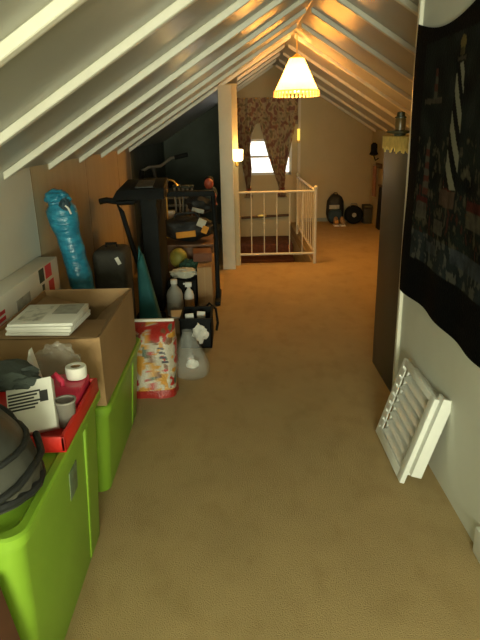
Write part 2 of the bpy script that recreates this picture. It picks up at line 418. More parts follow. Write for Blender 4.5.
# sconce on the stair wall
sc = thing('wall_sconce', (.018, 6.36, 1.10), 'small lit glass wall lamp beside the post', 'lamp')
p = P('glass_shade', sc, M['glow']); p.lathe([(.042, 1.165), (.052, 1.18), (.056, 1.28), (.053, 1.285)], (.018, 6.345, -.0), 14); p.fin()
p = P('bracket', sc, M['brass']); p.tube([(.005, 6.415, 1.14), (.01, 6.38, 1.11), (.018, 6.345, 1.12), (.018, 6.345, 1.17)], .008); p.ball((.0, 6.412, 1.14), (.015, .010, .035), sub=2); p.fin()
ys = thing('wall_lamp', (1.0, 9.42, 1.3), 'narrow lit yellow wall lamp right of the curtain', 'lamp')
p = P('tube', ys, mat('lit_yellow', (1, .7, .1), .5, emit=(1, .62, .08), estr=1.6)); p.tube([(.985, 9.40, 1.30), (.985, 9.40, 1.47)], .02); p.fin()
p = P('holder', ys, M['brass']); p.tube([(.985, 9.40, 1.26), (.985, 9.40, 1.30)], .024); p.tube([(.985, 9.42, 1.27), (.985, 9.465, 1.27)], .01); p.fin()

# ------------------------------------------------------------------ right side
# tall dark cabinet at the end of the partition
cb = thing('tall_cabinet', (1.03, 3.27, 0), 'tall dark olive cabinet standing at the end of the partition wall', 'cabinet')
p = P('side_panel', cb, M['cabinet']); p.box((.878, 2.95, 0), (.898, 3.52, 1.42), .002); p.fin()
p = P('side_panel', cb, M['cabinet']); p.box((1.18, 2.95, 0), (1.20, 3.52, 1.42), .002); p.fin()
p = P('back_panel', cb, M['cabinet']); p.box((.898, 2.95, 0), (1.18, 2.96, 1.42)); p.fin()
p = P('door', cb, M['cabinet']); p.box((.90, 3.50, .06), (1.178, 3.518, 1.40), .002); p.fin()
p = P('top', cb, M['cabinet']); p.box((.875, 2.945, 1.42), (1.205, 3.53, 1.435), .002); p.fin()
p = P('plinth', cb, M['cabinet']); p.box((.90, 2.97, 0), (1.18, 3.49, .06)); p.fin()
ln = thing('candle_lantern', (.882, 3.22, 1.442), 'dark olive and brown candle lantern on top of the tall cabinet', 'lantern')
p = P('base', ln, M['greenglass']); p.lathe([(.030, 0), (.032, .010), (.070, .016), (.072, .024), (.03, .03)], (.882, 3.22, 1.442), 24); p.fin()
p = P('body', ln, mat('smoky_glass', (.12, .07, .02), .3)); p.lathe([(.026, .028), (.028, .05), (.028, .085), (.025, .09)], (.882, 3.22, 1.442), 16); p.fin()
p = P('cap', ln, M['greenglass']); p.lathe([(.031, .09), (.031, .097), (.022, .10), (.020, .12), (.008, .125)], (.882, 3.22, 1.442), 16); p.fin()

fr = thing('lit_band_cloth', (1.03, 3.24, 1.436), 'added gold cloth standing in for the ragged band of light on the cabinet top', 'cloth')  # added cloth: gold colour and ragged fringe imitate a band of light
mg = mat('lit_band_gold', (.78, .56, .16), .8, (.6, .42, .11), 30)  # warm light on the cabinet top, put into the colour
p = P('cloth', fr, mg); p.box((.868, 2.94, 1.436), (1.21, 3.535, 1.441), .001); p.fin()  # added slab, flat part of the imitated band of light
p = P('fringe', fr, mg)  # uneven strands shape the lower edge of the imitated light
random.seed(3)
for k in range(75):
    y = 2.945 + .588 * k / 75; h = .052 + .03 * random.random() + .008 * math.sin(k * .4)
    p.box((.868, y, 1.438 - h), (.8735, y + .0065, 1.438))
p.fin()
# tapestry
def tapdye(p):
    y0, y1, z0, z1 = 1.45, 2.87, .69, 1.92
    u = (2.86 - p.y) / 1.40; v = (p.z - .69) / 1.22
    blk = Vector((.0022, .0025, .0025))
    nz = noise.noise(Vector((p.y * 9, 0, p.z * 9)));
    if u < .105 or v < .17 or v > .93 or u > .95: return blk
    c = Vector((.009, .013, .011)) * (1 + 1.2 * nz)
    fine = noise.noise(Vector((p.y * 30, 1, p.z * 17))) + .4 * noise.noise(Vector((p.y * 70, 3, p.z * 60)))
    if v < .62 and fine > .26: c = Vector((.050, .045, .028)) * (1 + 2 * (fine - .26))
    if v < .45 and fine < -.34: c = Vector((.055, .018, .012))
    if v < .28: c = Vector((.02, .027, .03)) * (1 + nz) if fine < .2 else Vector((.10, .10, .085))
    if v > .6 and nz > .30: c = Vector((.018, .022, .02))
    def tower(uc, vb, vt, wb, wt, ca, cb_, k, ph=0.0, horiz=False):
        if vb < v < vt:
            s = (v - vb) / (vt - vb); wd = wb + (wt - wb) * s
            d = (u - uc) / wd
            if abs(d) < 1:
                q = math.sin((s * k + (0 if horiz else d * .55) + ph) * 2 * PI)
                return Vector(ca) if q > .0 else Vector(cb_)
        return None
    for a in ((.40, .46, .84, .050, .026, (.26, .25, .18), (.004, .005, .005), 3.2, 0),
              (.19, .42, .60, .022, .013, (.10, .03, .02), (.09, .085, .06), 4, 0, True),
              (.215, .745, .84, .016, .008, (.08, .075, .05), (.09, .03, .02), 2, 0, True),
              (.64, .45, .74, .028, .016, (.08, .075, .06), (.01, .01, .01), 4, 0),
              (.82, .50, .86, .040, .024, (.10, .095, .07), (.09, .02, .015), 4, 0, True)):
        r = tower(*a)
        if r is not None: return r
    # lantern rooms, houses with red roofs, keeper's houses
    for uc, vb, w_, h_, cc in ((.40, .845, .028, .012, (.05, .045, .03)), (.38, .40, .06, .055, (.09, .055, .035)), (.38, .455, .035, .03, (.08, .012, .008)),
                               (.20, .73, .07, .018, (.07, .06, .04)), (.17, .33, .04, .06, (.08, .07, .05)), (.17, .385, .045, .025, (.07, .012, .01)),
                               (.33, .30, .045, .05, (.09, .08, .06)), (.60, .36, .07, .05, (.08, .07, .05)), (.60, .41, .075, .03, (.07, .014, .01)),
                               (.28, .22, .05, .035, (.055, .065, .07)), (.58, .23, .13, .05, (.05, .06, .07)), (.40, .86, .014, .022, (.06, .05, .02))):
        if abs(u - uc) < w_ and vb < v < vb + h_: return Vector(cc) * (1 + .6 * fine)
    if (u - .40) ** 2 + ((v - .895) * .87) ** 2 < .00035: return Vector((.16, .12, .04))
    return c
def tap(u, v):
    y = 2.85 - 1.42 * u
    top = 1.925 - .05 * math.sin(min(1, u * 2.1) * PI) - .02 * u
    bot = .69 + .006 * math.sin(u * 9)
    z = top + (bot - top) * v
    return Vector((.842 - .008 * math.sin(u * 21) * v - .006 * math.sin(u * 7 + 2), y + .012 * math.sin(v * 9) * (1 - u), z))
m = MB().grid(tap, 230, 200, .004)
tag(obj('tapestry', m, M['tapart'], dye=tapdye), 'black-bordered lighthouse tapestry hung on the right wall', 'tapestry')

# louvred vent leaning on the wall
vt = thing('louvred_vent', (.74, 2.35, 0), 'white louvred vent leaning against the right wall', 'vent')
# local frame: a along y (0..L), b up the lean, c thickness toward wall
L, HT = .455, .42
O0 = Vector((.682, 2.135, .012)); A = Vector((.0, 1, 0)); B = Vector((.115, .0, .385)).normalized(); Cn = Vector((B.z, 0, -B.x))
def q(a, b, c): return O0 + A * a + B * b + Cn * c
def slab(mb, a0, a1, b0, b1, c0, c1, bev=.003):
    mb.hexa([q(a0, b0, c0), q(a1, b0, c0), q(a1, b1, c0), q(a0, b1, c0), q(a0, b0, c1), q(a1, b0, c1), q(a1, b1, c1), q(a0, b1, c1)], bev)
p = P('frame', vt, M['white'])
slab(p, 0, .05, 0, HT, 0, .022); slab(p, L - .03, L, 0, HT, 0, .022); slab(p, .05, L - .03, 0, .045, 0, .022); slab(p, .05, L - .03, HT - .03, HT, 0, .022); p.fin()
p = P('back_flange', vt, M['white'])
slab(p, -.03, -.012, .06, HT + .02, .022, .07); slab(p, -.012, .03, .06, HT + .02, .022, .034); slab(p, L - .06, L - .045, .03, HT - .02, .022, .07); slab(p, .03, L - .06, .03, .045, .022, .07); slab(p, .03, L - .06, HT - .035, HT - .02, .022, .07)
p.fin()
for k in range(7):
    b = .05 + k * .048
    p = P('louvre', vt, M['white'])
    p.hexa([q(.05, b + .004, .002), q(L - .075, b + .004, .002), q(L - .075, b + .040, .050), q(.05, b + .040, .050),
            q(.05, b + .001, .005), q(L - .075, b + .001, .005), q(L - .075, b + .037, .053), q(.05, b + .037, .053)]); p.fin()
p = P('clip_strip', vt, M['white'])
for k in range(7):
    b = .056 + k * .048; slab(p, L - .075, L - .03, b, b + .032, -.002, .003, .001)
p.fin()

# things on the far right wall and floor
wsr = thing('dark_wall_lantern', (2.12, 9.0, 1.0), 'dark unlit lantern on the far right wall', 'lantern')
p = P('body', wsr, M['black']); p.lathe([(.03, 1.06), (.07, 1.08), (.05, 1.12), (.05, 1.22), (.02, 1.25)], (2.09, 9.0, 0), 10); p.fin()
p = P('bracket', wsr, M['black']); p.tube([(2.165, 9.0, 1.02), (2.12, 9.0, .99), (2.09, 9.0, 1.06)], .01); p.fin()
wp = thing('coat_hook_rack', (2.15, 8.85, .8), 'small hook rack with a hanging pinkish cloth on the far right wall', 'rack')
p = P('board', wp, M['wood']); p.box((2.15, 8.75, .88), (2.169, 9.1, .95), .003); p.fin()
for y in (8.8, 8.92, 9.04):
    p = P('hook', wp, M['steel']); p.tube([(2.15, y, .92), (2.12, y, .90), (2.11, y, .93)], .007); p.fin()
cl = MB().grid(lambda u, v: Vector((2.10 + .015 * math.sin(u * 15), 8.86 + .16 * u, .91 - .45 * v)), 20, 20, .006)
tag(obj('hanging_cloth', cl, mat('dusty_pink_cloth', (.30, .15, .09), .9)), 'dusty pink cloth hanging from the far wall hooks', 'cloth')
bk = thing('leaning_board', (2.1, 8.65, 0), 'dark narrow board standing against the far right wall', 'board')
p = P('plank', bk, M['black']); p.box((2.125, 8.55, .002), (2.15, 8.75, .62), .004, RY(2)); p.fin()
p = P('edging', bk, M['wood']); p.box((2.12, 8.55, .63), (2.155, 8.75, .655), .004); p.fin()

bg = thing('backpack', (1.56, 9.25, 0), 'dark backpack with a grey band on the floor at the far wall', 'backpack')
p = P('body', bg, M['blackcloth']); p.ball((1.57, 9.27, .23), (.14, .11, .235), .08, 3, sq=2.8); p.fin()
p = P('band', bg, M['inkgrey'], 'grey reflective band'); p.box((1.46, 9.145, .25), (1.62, 9.165, .31), .004); p.fin()
p = P('pocket', bg, M['bluedark']); p.ball((1.56, 9.17, .14), (.11, .05, .10), .05, 4, sq=3); p.fin()
p = P('handle', bg, M['blackcloth']); p.tube([(1.53, 9.25, .45), (1.55, 9.25, .49), (1.59, 9.25, .49), (1.61, 9.25, .45)], .008); p.fin()
for i, x in enumerate((1.555, 1.655)):
    sh = thing('sneaker', (x, 9.05, 0), 'white sneaker at the foot of the backpack, %s of the pair' % ('left' if i == 0 else 'right'), 'shoe', 'white sneakers')
    p = P('upper', sh, M['card']); p.ball((x, 9.03, .065), (.04, .085, .05), .05, i, sq=2.6); p.ball((x, 9.065, .095), (.035, .04, .045), .03, i); p.fin()
    p = P('sole', sh, M['white']); p.box((x - .042, 8.94, 0), (x + .042, 9.12, .022), .01); p.fin()
hm = thing('round_case', (1.86, 9.25, 0), 'round black case with a pale centre by the far wall', 'case')
p = P('shell', hm, M['black']); p.lathe([(.12, -.06), (.145, -.04), (.145, .04), (.12, .06)], (1.86, 9.2, .147), 24, axis=RX(90).to_3x3().to_quaternion()); p.fin()
p = P('disc', hm, M['inkgrey']); p.lathe([(.035, .0), (.035, .005)], (1.86, 9.14, .147), 16, axis=RX(90).to_3x3().to_quaternion()); p.fin()
p = P('handle', hm, M['steel']); p.tube([(1.80, 9.2, .27), (1.82, 9.2, .32), (1.90, 9.2, .32), (1.92, 9.2, .27)], .009); p.fin()
bx = thing('toolbox', (2.05, 9.3, 0), 'small dark grey box beside the round case', 'box')
p = P('body', bx, mat('grey_case', (.05, .05, .035), .6)); p.box((2.02, 9.16, 0), (2.15, 9.36, .24), .012); p.fin()
p = P('lid', bx, mat('grey_case_lid', (.06, .06, .04), .6)); p.box((2.015, 9.155, .242), (2.155, 9.365, .29), .012); p.fin()

# ------------------------------------------------------------------ left side, near
def tote(name, x0, x1, y0, y1, h, label, taper=.045):
    t = thing(name, ((x0 + x1) / 2, (y0 + y1) / 2, 0), label, 'storage bin', 'lime green storage bins')
    def rr(x0, x1, y0, y1, z, r=.05, n=6):
        pts = []
        for cx, cy, a0 in ((x1 - r, y1 - r, 0), (x0 + r, y1 - r, 90), (x0 + r, y0 + r, 180), (x1 - r, y0 + r, 270)):
            for k in range(n + 1):
                a = math.radians(a0 + 90 * k / n); pts.append((cx + r * math.cos(a), cy + r * math.sin(a), z))
        return pts
    m = MB(); T_ = taper
    rings = []
    for z, tp, r in ((0, T_, .04), (.012, T_ - .004, .05), (h * .55, T_ * .5, .05), (h - .05, .012, .05), (h - .05, .004, .05), (h - .035, .004, .05)):
        rings.append([m.b.verts.new(p) for p in rr(x0 + tp, x1 - tp, y0 + tp, y1 - tp, z, r)])
    n = len(rings[0])
    for A_, B_ in zip(rings, rings[1:]):
        for k in range(n): m.b.faces.new((A_[k], A_[(k + 1) % n], B_[(k + 1) % n], B_[k]))
    m.b.faces.new(rings[0][::-1]); m.b.faces.new(rings[-1])
    obj('body', m, M['green'], t)
    m = MB(); rings = []
    for z, tp in ((h - .034, -.002), (h - .030, -.008), (h - .006, -.008), (h, -.002), (h, .018), (h - .010, .026), (h - .010, .06), (h - .004, .07)):
        rings.append([m.b.verts.new(p) for p in rr(x0 + tp, x1 - tp, y0 + tp, y1 - tp, z, .05)])
    for A_, B_ in zip(rings, rings[1:]):
        for k in range(n): m.b.faces.new((A_[k], A_[(k + 1) % n], B_[(k + 1) % n], B_[k]))
    m.b.faces.new(rings[0][::-1]); m.b.faces.new(rings[-1])
    obj('lid', m, M['green'], t)
    # vertical moulded rib on the long side
    m = MB()
    ym = y0 + (y1 - y0) * .72
    m.hexa([(x1 - taper - .01, ym, .02), (x1 - taper + .008, ym + .008, .02), (x1 - taper + .008, ym + .05, .02), (x1 - taper - .01, ym + .058, .02),
            (x1 - .02, ym, h - .055), (x1 - .004, ym + .008, h - .055), (x1 - .004, ym + .05, h - .055), (x1 - .02, ym + .058, h - .055)], .003)
    obj('rib', m, M['green'], t)
    return t
t1 = tote('storage_bin', -1.02, -.525, 1.10, 1.93, .605, 'tall lime green storage bin nearest the camera, red tray on its lid')
lab = mat('grey_label', (.16, .22, .12), .6, (.10, .14, .08), 40)
xf = -.525
m = MB(); m.hexa([(xf-.021, 1.52, .40), (xf-.018, 1.52, .40), (xf-.018, 1.60, .40), (xf-.021, 1.60, .40), (xf-.016, 1.52, .50), (xf-.0115, 1.52, .50), (xf-.0115, 1.60, .50), (xf-.016, 1.60, .50)], .0008)
obj('sticker', m, lab, t1, 'grey square sticker')
t2 = tote('storage_bin', -1.02, -.545, 2.09, 2.92, .435, 'lower lime green storage bin under the open cardboard box')

# dark brown carton at the camera's feet, left
dbx = thing('cardboard_box', (-.9, .8, 0), 'dark brown cardboard box cut by the lower left corner', 'box')
p = P('body', dbx, M['brown']); p.hexa([(-1.12, .55, 0), (-.50, .55, 0), (-.50, 1.07, 0), (-1.12, 1.07, 0), (-1.12, .55, .50), (-.575, .55, .50), (-.575, 1.07, .50), (-1.12, 1.07, .50)], .004); p.fin()
p = P('flap', dbx, M['brown']); p.box((-1.12, .55, .502), (-.87, 1.08, .508)); p.fin()
p = P('flap', dbx, M['brown']); p.box((-.86, .55, .502), (-.578, 1.07, .508)); p.fin()

# black mesh bag on the first bin
mbg = thing('mesh_bag', (-.82, 1.38, .605), 'black mesh bag slumped on the near green bin', 'bag')
sec = [(-.95, .60), (-1.04, .66), (-1.02, .80), (-.92, .86), (-.78, .865), (-.66, .84), (-.575, .77), (-.53, .68), (-.545, .612)]
def bagsurf(infl):
    m = MB(); rings = []
    for j in range(9):
        y = 1.09 + .36 * j / 8; s = math.sin(PI * (.12 + .76 * j / 8)) ** .5
        cx, cz = -.86, .72; rings.append([])
        for (x, z) in sec:
            zz = cz + (z - cz) * (s * infl)
            if zz < .607: zz = .607
            rings[-1].append(m.b.verts.new((cx + (x - cx) * s * infl + .01 * noise.noise(Vector((x * 9, y * 9, z * 9))), y, zz)))
    n = len(sec)
    for A_, B_ in zip(rings, rings[1:]):
        for k in range(n): m.b.faces.new((A_[k], A_[(k + 1) % n], B_[(k + 1) % n], B_[k]))
    m.b.faces.new(rings[0][::-1]); m.b.faces.new(rings[-1])
    bmesh.ops.recalc_face_normals(m.b, faces=m.b.faces[:])
    bmesh.ops.subdivide_edges(m.b, edges=m.b.edges[:], cuts=1, smooth=.7)
    for v in m.b.verts: v.co.z = max(v.co.z, .607)
    return m
obj('mesh_panel', bagsurf(1.0), M['mesh'], mbg, ang=60)
for y, rr_ in ((1.12, .015), (1.43, .016)):
    s = math.sin(PI * (.12 + .76 * (y - 1.09) / .36)) ** .5
    p = P('piping', mbg, M['blackcloth']); p.tube([(-.86 + (x + .86) * s * 1.02, y, max(.615, .72 + (z - .72) * s * 1.01)) for x, z in sec], rr_, 8, True); p.fin()
for x, z in ((-.532, .640), (-.645, .838), (-.555, .75)):
    p = P('piping', mbg, M['blackcloth']); pp = []
    for j in range(9):
        y = 1.105 + .33 * j / 8; s_ = math.sin(PI * (.12 + .76 * (y - 1.09) / .36)) ** .5
        pp.append((-.86 + (x + .86) * s_ * 1.0, y, max(.622, .72 + (z - .72) * s_)))
    p.tube(pp, .013 if z < .7 else .008, 8); p.fin()
p = P('strap', mbg, M['blackcloth']); p.tube([(-.60, 1.12, .67), (-.545, 1.18, .69), (-.53, 1.27, .70), (-.54, 1.34, .69), (-.58, 1.42, .70)], .010, 8); p.fin()
dark_hem = MB()

# red tray at the far end of the first bin
tr = thing('red_tray', (-.72, 1.65, .605), 'shallow red plastic tray of odds and ends on the near green bin', 'tray')
tx0, tx1, ty0, ty1, tz = -.95, -.520, 1.47, 1.89, .607
p = P('base', tr, M['red']); p.box((tx0, ty0, tz), (tx1, ty1, tz + .006)); p.fin()
for lo, hi in (((tx0, ty0, tz), (tx1, ty0 + .012, tz + .05)), ((tx0, ty1 - .012, tz), (tx1, ty1, tz + .05)), ((tx0, ty0, tz), (tx0 + .012, ty1, tz + .05)), ((tx1 - .014, ty0, tz), (tx1, ty1, tz + .05))):
    p = P('rim', tr, M['red']); p.box(lo, hi, .004); p.fin()
z0 = tz + .008
# paper carton with printed lines, standing tilted in tray
pc = thing('paper_carton', (-.70, 1.58, z0), 'white printed carton leaning in the red tray', 'carton')
R = RX(-38) @ RY(-12) @ RZ(4)
lo, hi = (-.705, 1.53, z0 + .012), (-.565, 1.57, z0 + .175)
pv = Vector((-.64, 1.55, z0 + .01))
p = P('body', pc, M['paper']); p.box(lo, hi, .003, R, pv); p.fin()
p = P('print', pc, M['ink'], 'black printed lines')
for k in range(6):
    zz = z0 + .085 + k * .010; p.box((-.70, 1.5285, zz), (-.622 + .01 * (k % 3), 1.530, zz + .0055), 0, R, pv)
p.box((-.605, 1.5285, z0 + .10), (-.58, 1.530, z0 + .135), 0, R, pv)
p.fin()
gc = thing('cloth_hat', (-.74, 1.62, z0 + .12), 'dark grey cloth hat lying behind the white printed carton', 'hat')
m = MB(); m.ball((-.765, 1.68, z0 + .150), (.105, .085, .040), .25, 5); obj('crown', m, M['greycloth'], gc)
m = MB(); m.ball((-.69, 1.655, z0 + .140), (.05, .045, .028), .3, 8); obj('brim', m, M['greycloth'], gc)
m = MB(); m.poly([(-.77, 1.80, z0), (-.68, 1.80, z0), (-.725, 1.82, z0 + .18)], (0, .03, 0)); tag(obj('folded_card', m, M['paper']), 'white folded card peeking up behind the dark grey hat', 'card')
# pink case
pk = thing('pink_basket', (-.59, 1.76, z0), 'bright pink plastic basket at the corner of the red tray', 'basket')
p = P('body', pk, M['pink']); p.hexa([(-.645, 1.69, z0), (-.545, 1.69, z0), (-.545, 1.86, z0), (-.645, 1.86, z0), (-.66, 1.675, z0 + .07), (-.538, 1.675, z0 + .07), (-.538, 1.868, z0 + .07), (-.66, 1.87, z0 + .07)], .01); p.fin()
p = P('handle', pk, M['pink']); p.tube([(-.64, 1.76, z0 + .06), (-.638, 1.76, z0 + .10), (-.625, 1.76, z0 + .115), (-.605, 1.76, z0 + .09), (-.60, 1.75, z0 + .07)], .010); p.fin()
p = P('flange', pk, M['pink']); p.box((-.655, 1.695, z0 + .064), (-.54, 1.74, z0 + .076), .004, RX(10)); p.fin()
rl = thing('tape_roll', (-.585, 1.80, z0 + .08), 'white roll of tape on the pink basket', 'tape')
p = P('roll', rl, M['paper']); p.lathe([(.018, .0), (.034, 0), (.036, .004), (.036, .038), (.034, .042), (.018, .042), (.018, 0)], (-.575, 1.83, z0 + .073), 24, False); p.fin()
p = P('core', rl, M['card']); p.lathe([(.0175, .002), (.0175, .040), (.015, .040), (.015, .002), (.0175, .002)], (-.575, 1.83, z0 + .073), 20, False); p.fin()
gcup = thing('grey_tub', (-.60, 1.66, z0), 'translucent grey tub between the white carton and the pink basket', 'tub')
p = P('body', gcup, mat('smoky_plastic', (.25, .23, .20), .25, alpha=.7)); p.lathe([(.026, 0), (.032, .085), (.029, .085), (.024, .004)], (-.556, 1.62, z0), 20); p.fin()
p = P('rim', gcup, mat('smoky_rim', (.3, .28, .25), .25)); p.lathe([(.031, .083), (.035, .085), (.035, .090), (.029, .090), (.031, .083)], (-.556, 1.62, z0), 20, False); p.fin()
# crumpled clear wrap behind tray
m = MB(); m.ball((-.68, 1.965, .675), (.085, .05, .085), .45, 9, sub=4)
tag(obj('plastic_wrap', m, mat('brownish_cling_wrap', (.55, .50, .42), .15, alpha=.28, bump=1, bscale=25)), 'crumpled clear plastic wrap against the cardboard box', 'wrap')
m = MB(); m.ball((-.93, 1.955, .655), (.08, .045, .045), .3, 19)
tag(obj('brown_rag', m, M['card']), 'crumpled tan paper behind the mesh bag', 'paper')

# open cardboard box with newspapers
ob = thing('cardboard_box', (-.8, 2.5, .437), 'open tan cardboard box on the lower green bin, newspapers on its flap', 'box')
cx0, cx1, cy0, cy1, cz0, cz1 = -1.0, -.552, 2.10, 2.83, .437, .735
th = .006
p = P('base', ob, M['card']); p.box((cx0, cy0, cz0), (cx1, cy1, cz0 + th)); p.fin()
for lo, hi in (((cx0, cy0, cz0 + th), (cx1, cy0 + th, cz1)), ((cx0, cy1 - th, cz0 + th), (cx1, cy1, cz1)), ((cx0, cy0 + th, cz0 + th), (cx0 + th, cy1 - th, cz1)), ((cx1 - th, cy0 + th, cz0 + th), (cx1, cy1 - th, cz1))):
    p = P('side', ob, M['card']); p.box(lo, hi); p.fin()
p = P('flap', ob, M['cardin']); p.hexa([(cx0, cy0, cz1 - .004), (cx1 - .01, cy0, cz1 - .004), (cx1 - .03, cy0 + .30, cz1 - .03), (cx0, cy0 + .30, cz1 - .03), (cx0, cy0, cz1 + .001), (cx1 - .01, cy0, cz1 + .001), (cx1 - .03, cy0 + .30, cz1 - .025), (cx0, cy0 + .30, cz1 - .025)]); p.fin()
p = P('flap', ob, M['cardin']); p.hexa([(cx0 + .01, cy0 + .05, cz1 - .03), (cx0 + .23, cy0 + .05, cz1 - .09), (cx0 + .23, cy1 - .02, cz1 - .09), (cx0 + .01, cy1 - .02, cz1 - .03), (cx0 + .01, cy0 + .05, cz1 - .025), (cx0 + .23, cy0 + .05, cz1 - .085), (cx0 + .23, cy1 - .02, cz1 - .085), (cx0 + .01, cy1 - .02, cz1 - .025)]); p.fin()
p = P('flap', ob, M['cardin']); p.hexa([(cx1 - .01, cy0 + .04, cz1 - .005), (cx1 - .16, cy0 + .04, cz1 - .12), (cx1 - .16, cy1 - .03, cz1 - .12), (cx1 - .01, cy1 - .03, cz1 - .005), (cx1 - .008, cy0 + .04, cz1), (cx1 - .158, cy0 + .04, cz1 - .115), (cx1 - .158, cy1 - .03, cz1 - .115), (cx1 - .008, cy1 - .03, cz1)]); p.fin()
# newspapers: folded stack
zt = cz1 + .002
for k in range(4):
    m = MB(); dz = zt + k * .0125; s = .004 * (k % 2)
    m.box((-.925 + s, 2.125 + s, dz), (-.665 + s, 2.40, dz + .0120), .004, RZ(-4 + 1.5 * k), Vector((-.8, 2.26, dz)))
    lab_ = ['lowest', 'second from the bottom', 'third from the bottom', 'topmost'][k]
    o = thing('newspaper', (-.8, 2.26, dz), 'folded newspaper, %s in the stack on the cardboard box' % lab_, 'newspaper', 'newspapers on the cardboard box')
    obj('folded_sheets', m, M['paper'], o)
    if k == 3:
        p = P('picture', o, M['inkgrey'], 'grey printed picture'); p.box((-.78, 2.25, dz + .0121), (-.675, 2.385, dz + .0126), 0, RZ(.5), Vector((-.8, 2.26, dz))); p.fin()
        p = P('column_print', o, M['news'], 'faint printed columns'); p.box((-.90, 2.16, dz + .0121), (-.80, 2.37, dz + .0124), 0, RZ(.5), Vector((-.8, 2.26, dz))); p.fin()

# white flat carton along wall
wb = thing('flat_carton', (-1.09, 2.75, 0), 'long white carton with red and dark green marks leaning on the left wall', 'box')
wx0, wx1, wy0, wy1, wz = -1.145, -1.035, 2.2, 3.2, .83
p = P('body', wb, M['boxwhite']); p.box((wx0, wy0, 0), (wx1, wy1, wz), .004); p.fin()
def mark(m_, y0, y1, z0_, z1_, lab_, sk=0.0, nm='print'):
    p = P(nm, wb, m_, lab_); p.hexa([(wx1, y0, z0_), (wx1, y1, z0_), (wx1 + .0015, y1, z0_), (wx1 + .0015, y0, z0_), (wx1, y0 + sk, z1_), (wx1, y1 + sk, z1_), (wx1 + .0015, y1 + sk, z1_), (wx1 + .0015, y0 + sk, z1_)]); p.fin()
mark(M['inkgreen'], 2.875, 2.95, .755, .825, 'dark green square')
mark(M['inkred'], 2.975, 3.075, .755, .825, 'red square')
mark(M['inkgreen'], 2.90, 2.96, .61, .675, 'dark green square')
mark(M['inkgreen'], 2.905, 2.94, .69, .74, 'small dark green square')
mark(M['inkred'], 3.01, 3.095, .62, .735, 'red square')
mark(M['inkgrey'], 2.54, 2.72, .66, .76, 'grey printed picture')
for k in range(3): mark(M['inkred'], 2.31, 2.40, .695 + k * .028, .712 + k * .028, 'red lettering bar')
mark(M['inkred'], 2.33, 2.40, .645, .68, 'red lettering bar')

# blue roll
br = thing('rolled_sleeping_bag', (-.93, 3.4, 0), 'tall shiny blue rolled bag leaning on the left wall', 'bag')
pts = []; rs = []
for k in range(41):
    s = k / 40; x = -.875 - .175 * s; y = 3.42 - .02 * s; z = .05 + 1.08 * s
    pts.append((x, y, z)); r = .070 + .003 * math.sin(k * .9)
    if s > .78: r += .018 * min(1, (s - .78) / .1)
    if s > .97: r -= .02
    rs.append(r)
m = MB(); m.tube(pts, rs, 20); m.tube([(-.86, 3.42, .0), (-.86, 3.42, .05)], [.05, .06], 20)
for v in m.b.verts: v.co += Vector((noise.noise(v.co * 22) * .008, noise.noise(v.co * 25 + Vector((3, 3, 3))) * .008, 0))
obj('cover', m, M['blue'], br, ang=60)
p = P('top_opening', br, M['bluedark']); p.ball((-1.00, 3.345, 1.10), (.032, .03, .04), .3, 2); p.fin()
p = P('end_fold', br, M['blue']); p.ball((-1.05, 3.39, 1.135), (.07, .065, .05), .25, 3, sub=4); p.fin()
p = P('drawstring', br, M['paper']); p.tube([(-.99, 3.32, 1.10), (-.975, 3.325, 1.085), (-.965, 3.335, 1.05)], .006, 6); p.fin()

# suitcase
su = thing('suitcase', (-.86, 3.75, 0), 'charcoal soft suitcase with rounded top between blue roll and treadmill', 'suitcase')
p = P('body', su, M['suit']); p.box((-.965, 3.66, .03), (-.745, 3.95, .76), .06, None, None, 4); p.fin()
p = P('handle', su, M['black']); p.tube([(-.89, 3.80, .75), (-.89, 3.80, .785), (-.82, 3.80, .785), (-.82, 3.80, .75)], .009); p.fin()
p = P('luggage_tag', su, M['paper']); p.box((-.80, 3.652, .67), (-.775, 3.659, .72), .002, RY(-25)); p.fin()
for x in (-.94, -.77):
    p = P('foot', su, M['black']); p.box((x - .015, 3.70, 0), (x + .015, 3.90, .035), .004); p.fin()
# teal cloth bag
tl = thing('teal_bag', (-.72, 4.0, 0), 'teal cloth bag slumped between the suitcase and the treadmill', 'bag')
p = P('body', tl, M['teal']); p.hexa([(-.75, 3.98, 0), (-.56, 3.98, 0), (-.56, 4.14, 0), (-.75, 4.14, 0), (-.735, 4.02, .60), (-.69, 4.02, .66), (-.69, 4.10, .66), (-.735, 4.10, .60)], .03, 3); p.fin()
p = P('strap', tl, M['teal']); p.tube([(-.72, 4.06, .61), (-.715, 4.06, .71), (-.70, 4.06, .64)], .010); p.fin()

# treadmill (folded)
tm = thing('treadmill', (-.6, 4.8, 0), 'black folded treadmill standing against the left wall', 'treadmill')
p = P('deck', tm, M['black']); p.box((-.765, 4.55, .06), (-.635, 5.05, 1.0), .012); p.fin()
p = P('console', tm, M['black']); p.hexa([(-.985, 4.52, .985), (-.57, 4.52, .985), (-.57, 4.85, 1.0), (-.985, 4.85, 1.0), (-.94, 4.55, 1.06), (-.57, 4.55, 1.07), (-.57, 4.85, 1.13), (-.90, 4.85, 1.12)], .01); p.fin()
p = P('handrail', tm, M['black']); p.tube([(-.80, 4.6, .975), (-.95, 4.58, .97), (-1.03, 4.56, .985), (-1.085, 4.56, .975)], .024); p.fin()
p = P('handrail', tm, M['black']); p.tube([(-.80, 4.52, .97), (-.94, 4.5, .965), (-.90, 4.48, .90), (-.83, 4.45, .62), (-.79, 4.45, .46)], .020); p.fin()
p = P('crossbar', tm, M['black']); p.box((-.60, 4.86, .965), (-.19, 4.93, 1.01), .01); p.fin()
p = P('upright', tm, M['black']); p.tube([(-.205, 4.9, .99), (-.195, 5.0, .6), (-.195, 5.0, .02)], .021); p.fin()
p = P('foot', tm, M['black']); p.box((-.85, 4.45, 0), (-.62, 4.55, .06), .01); p.fin()
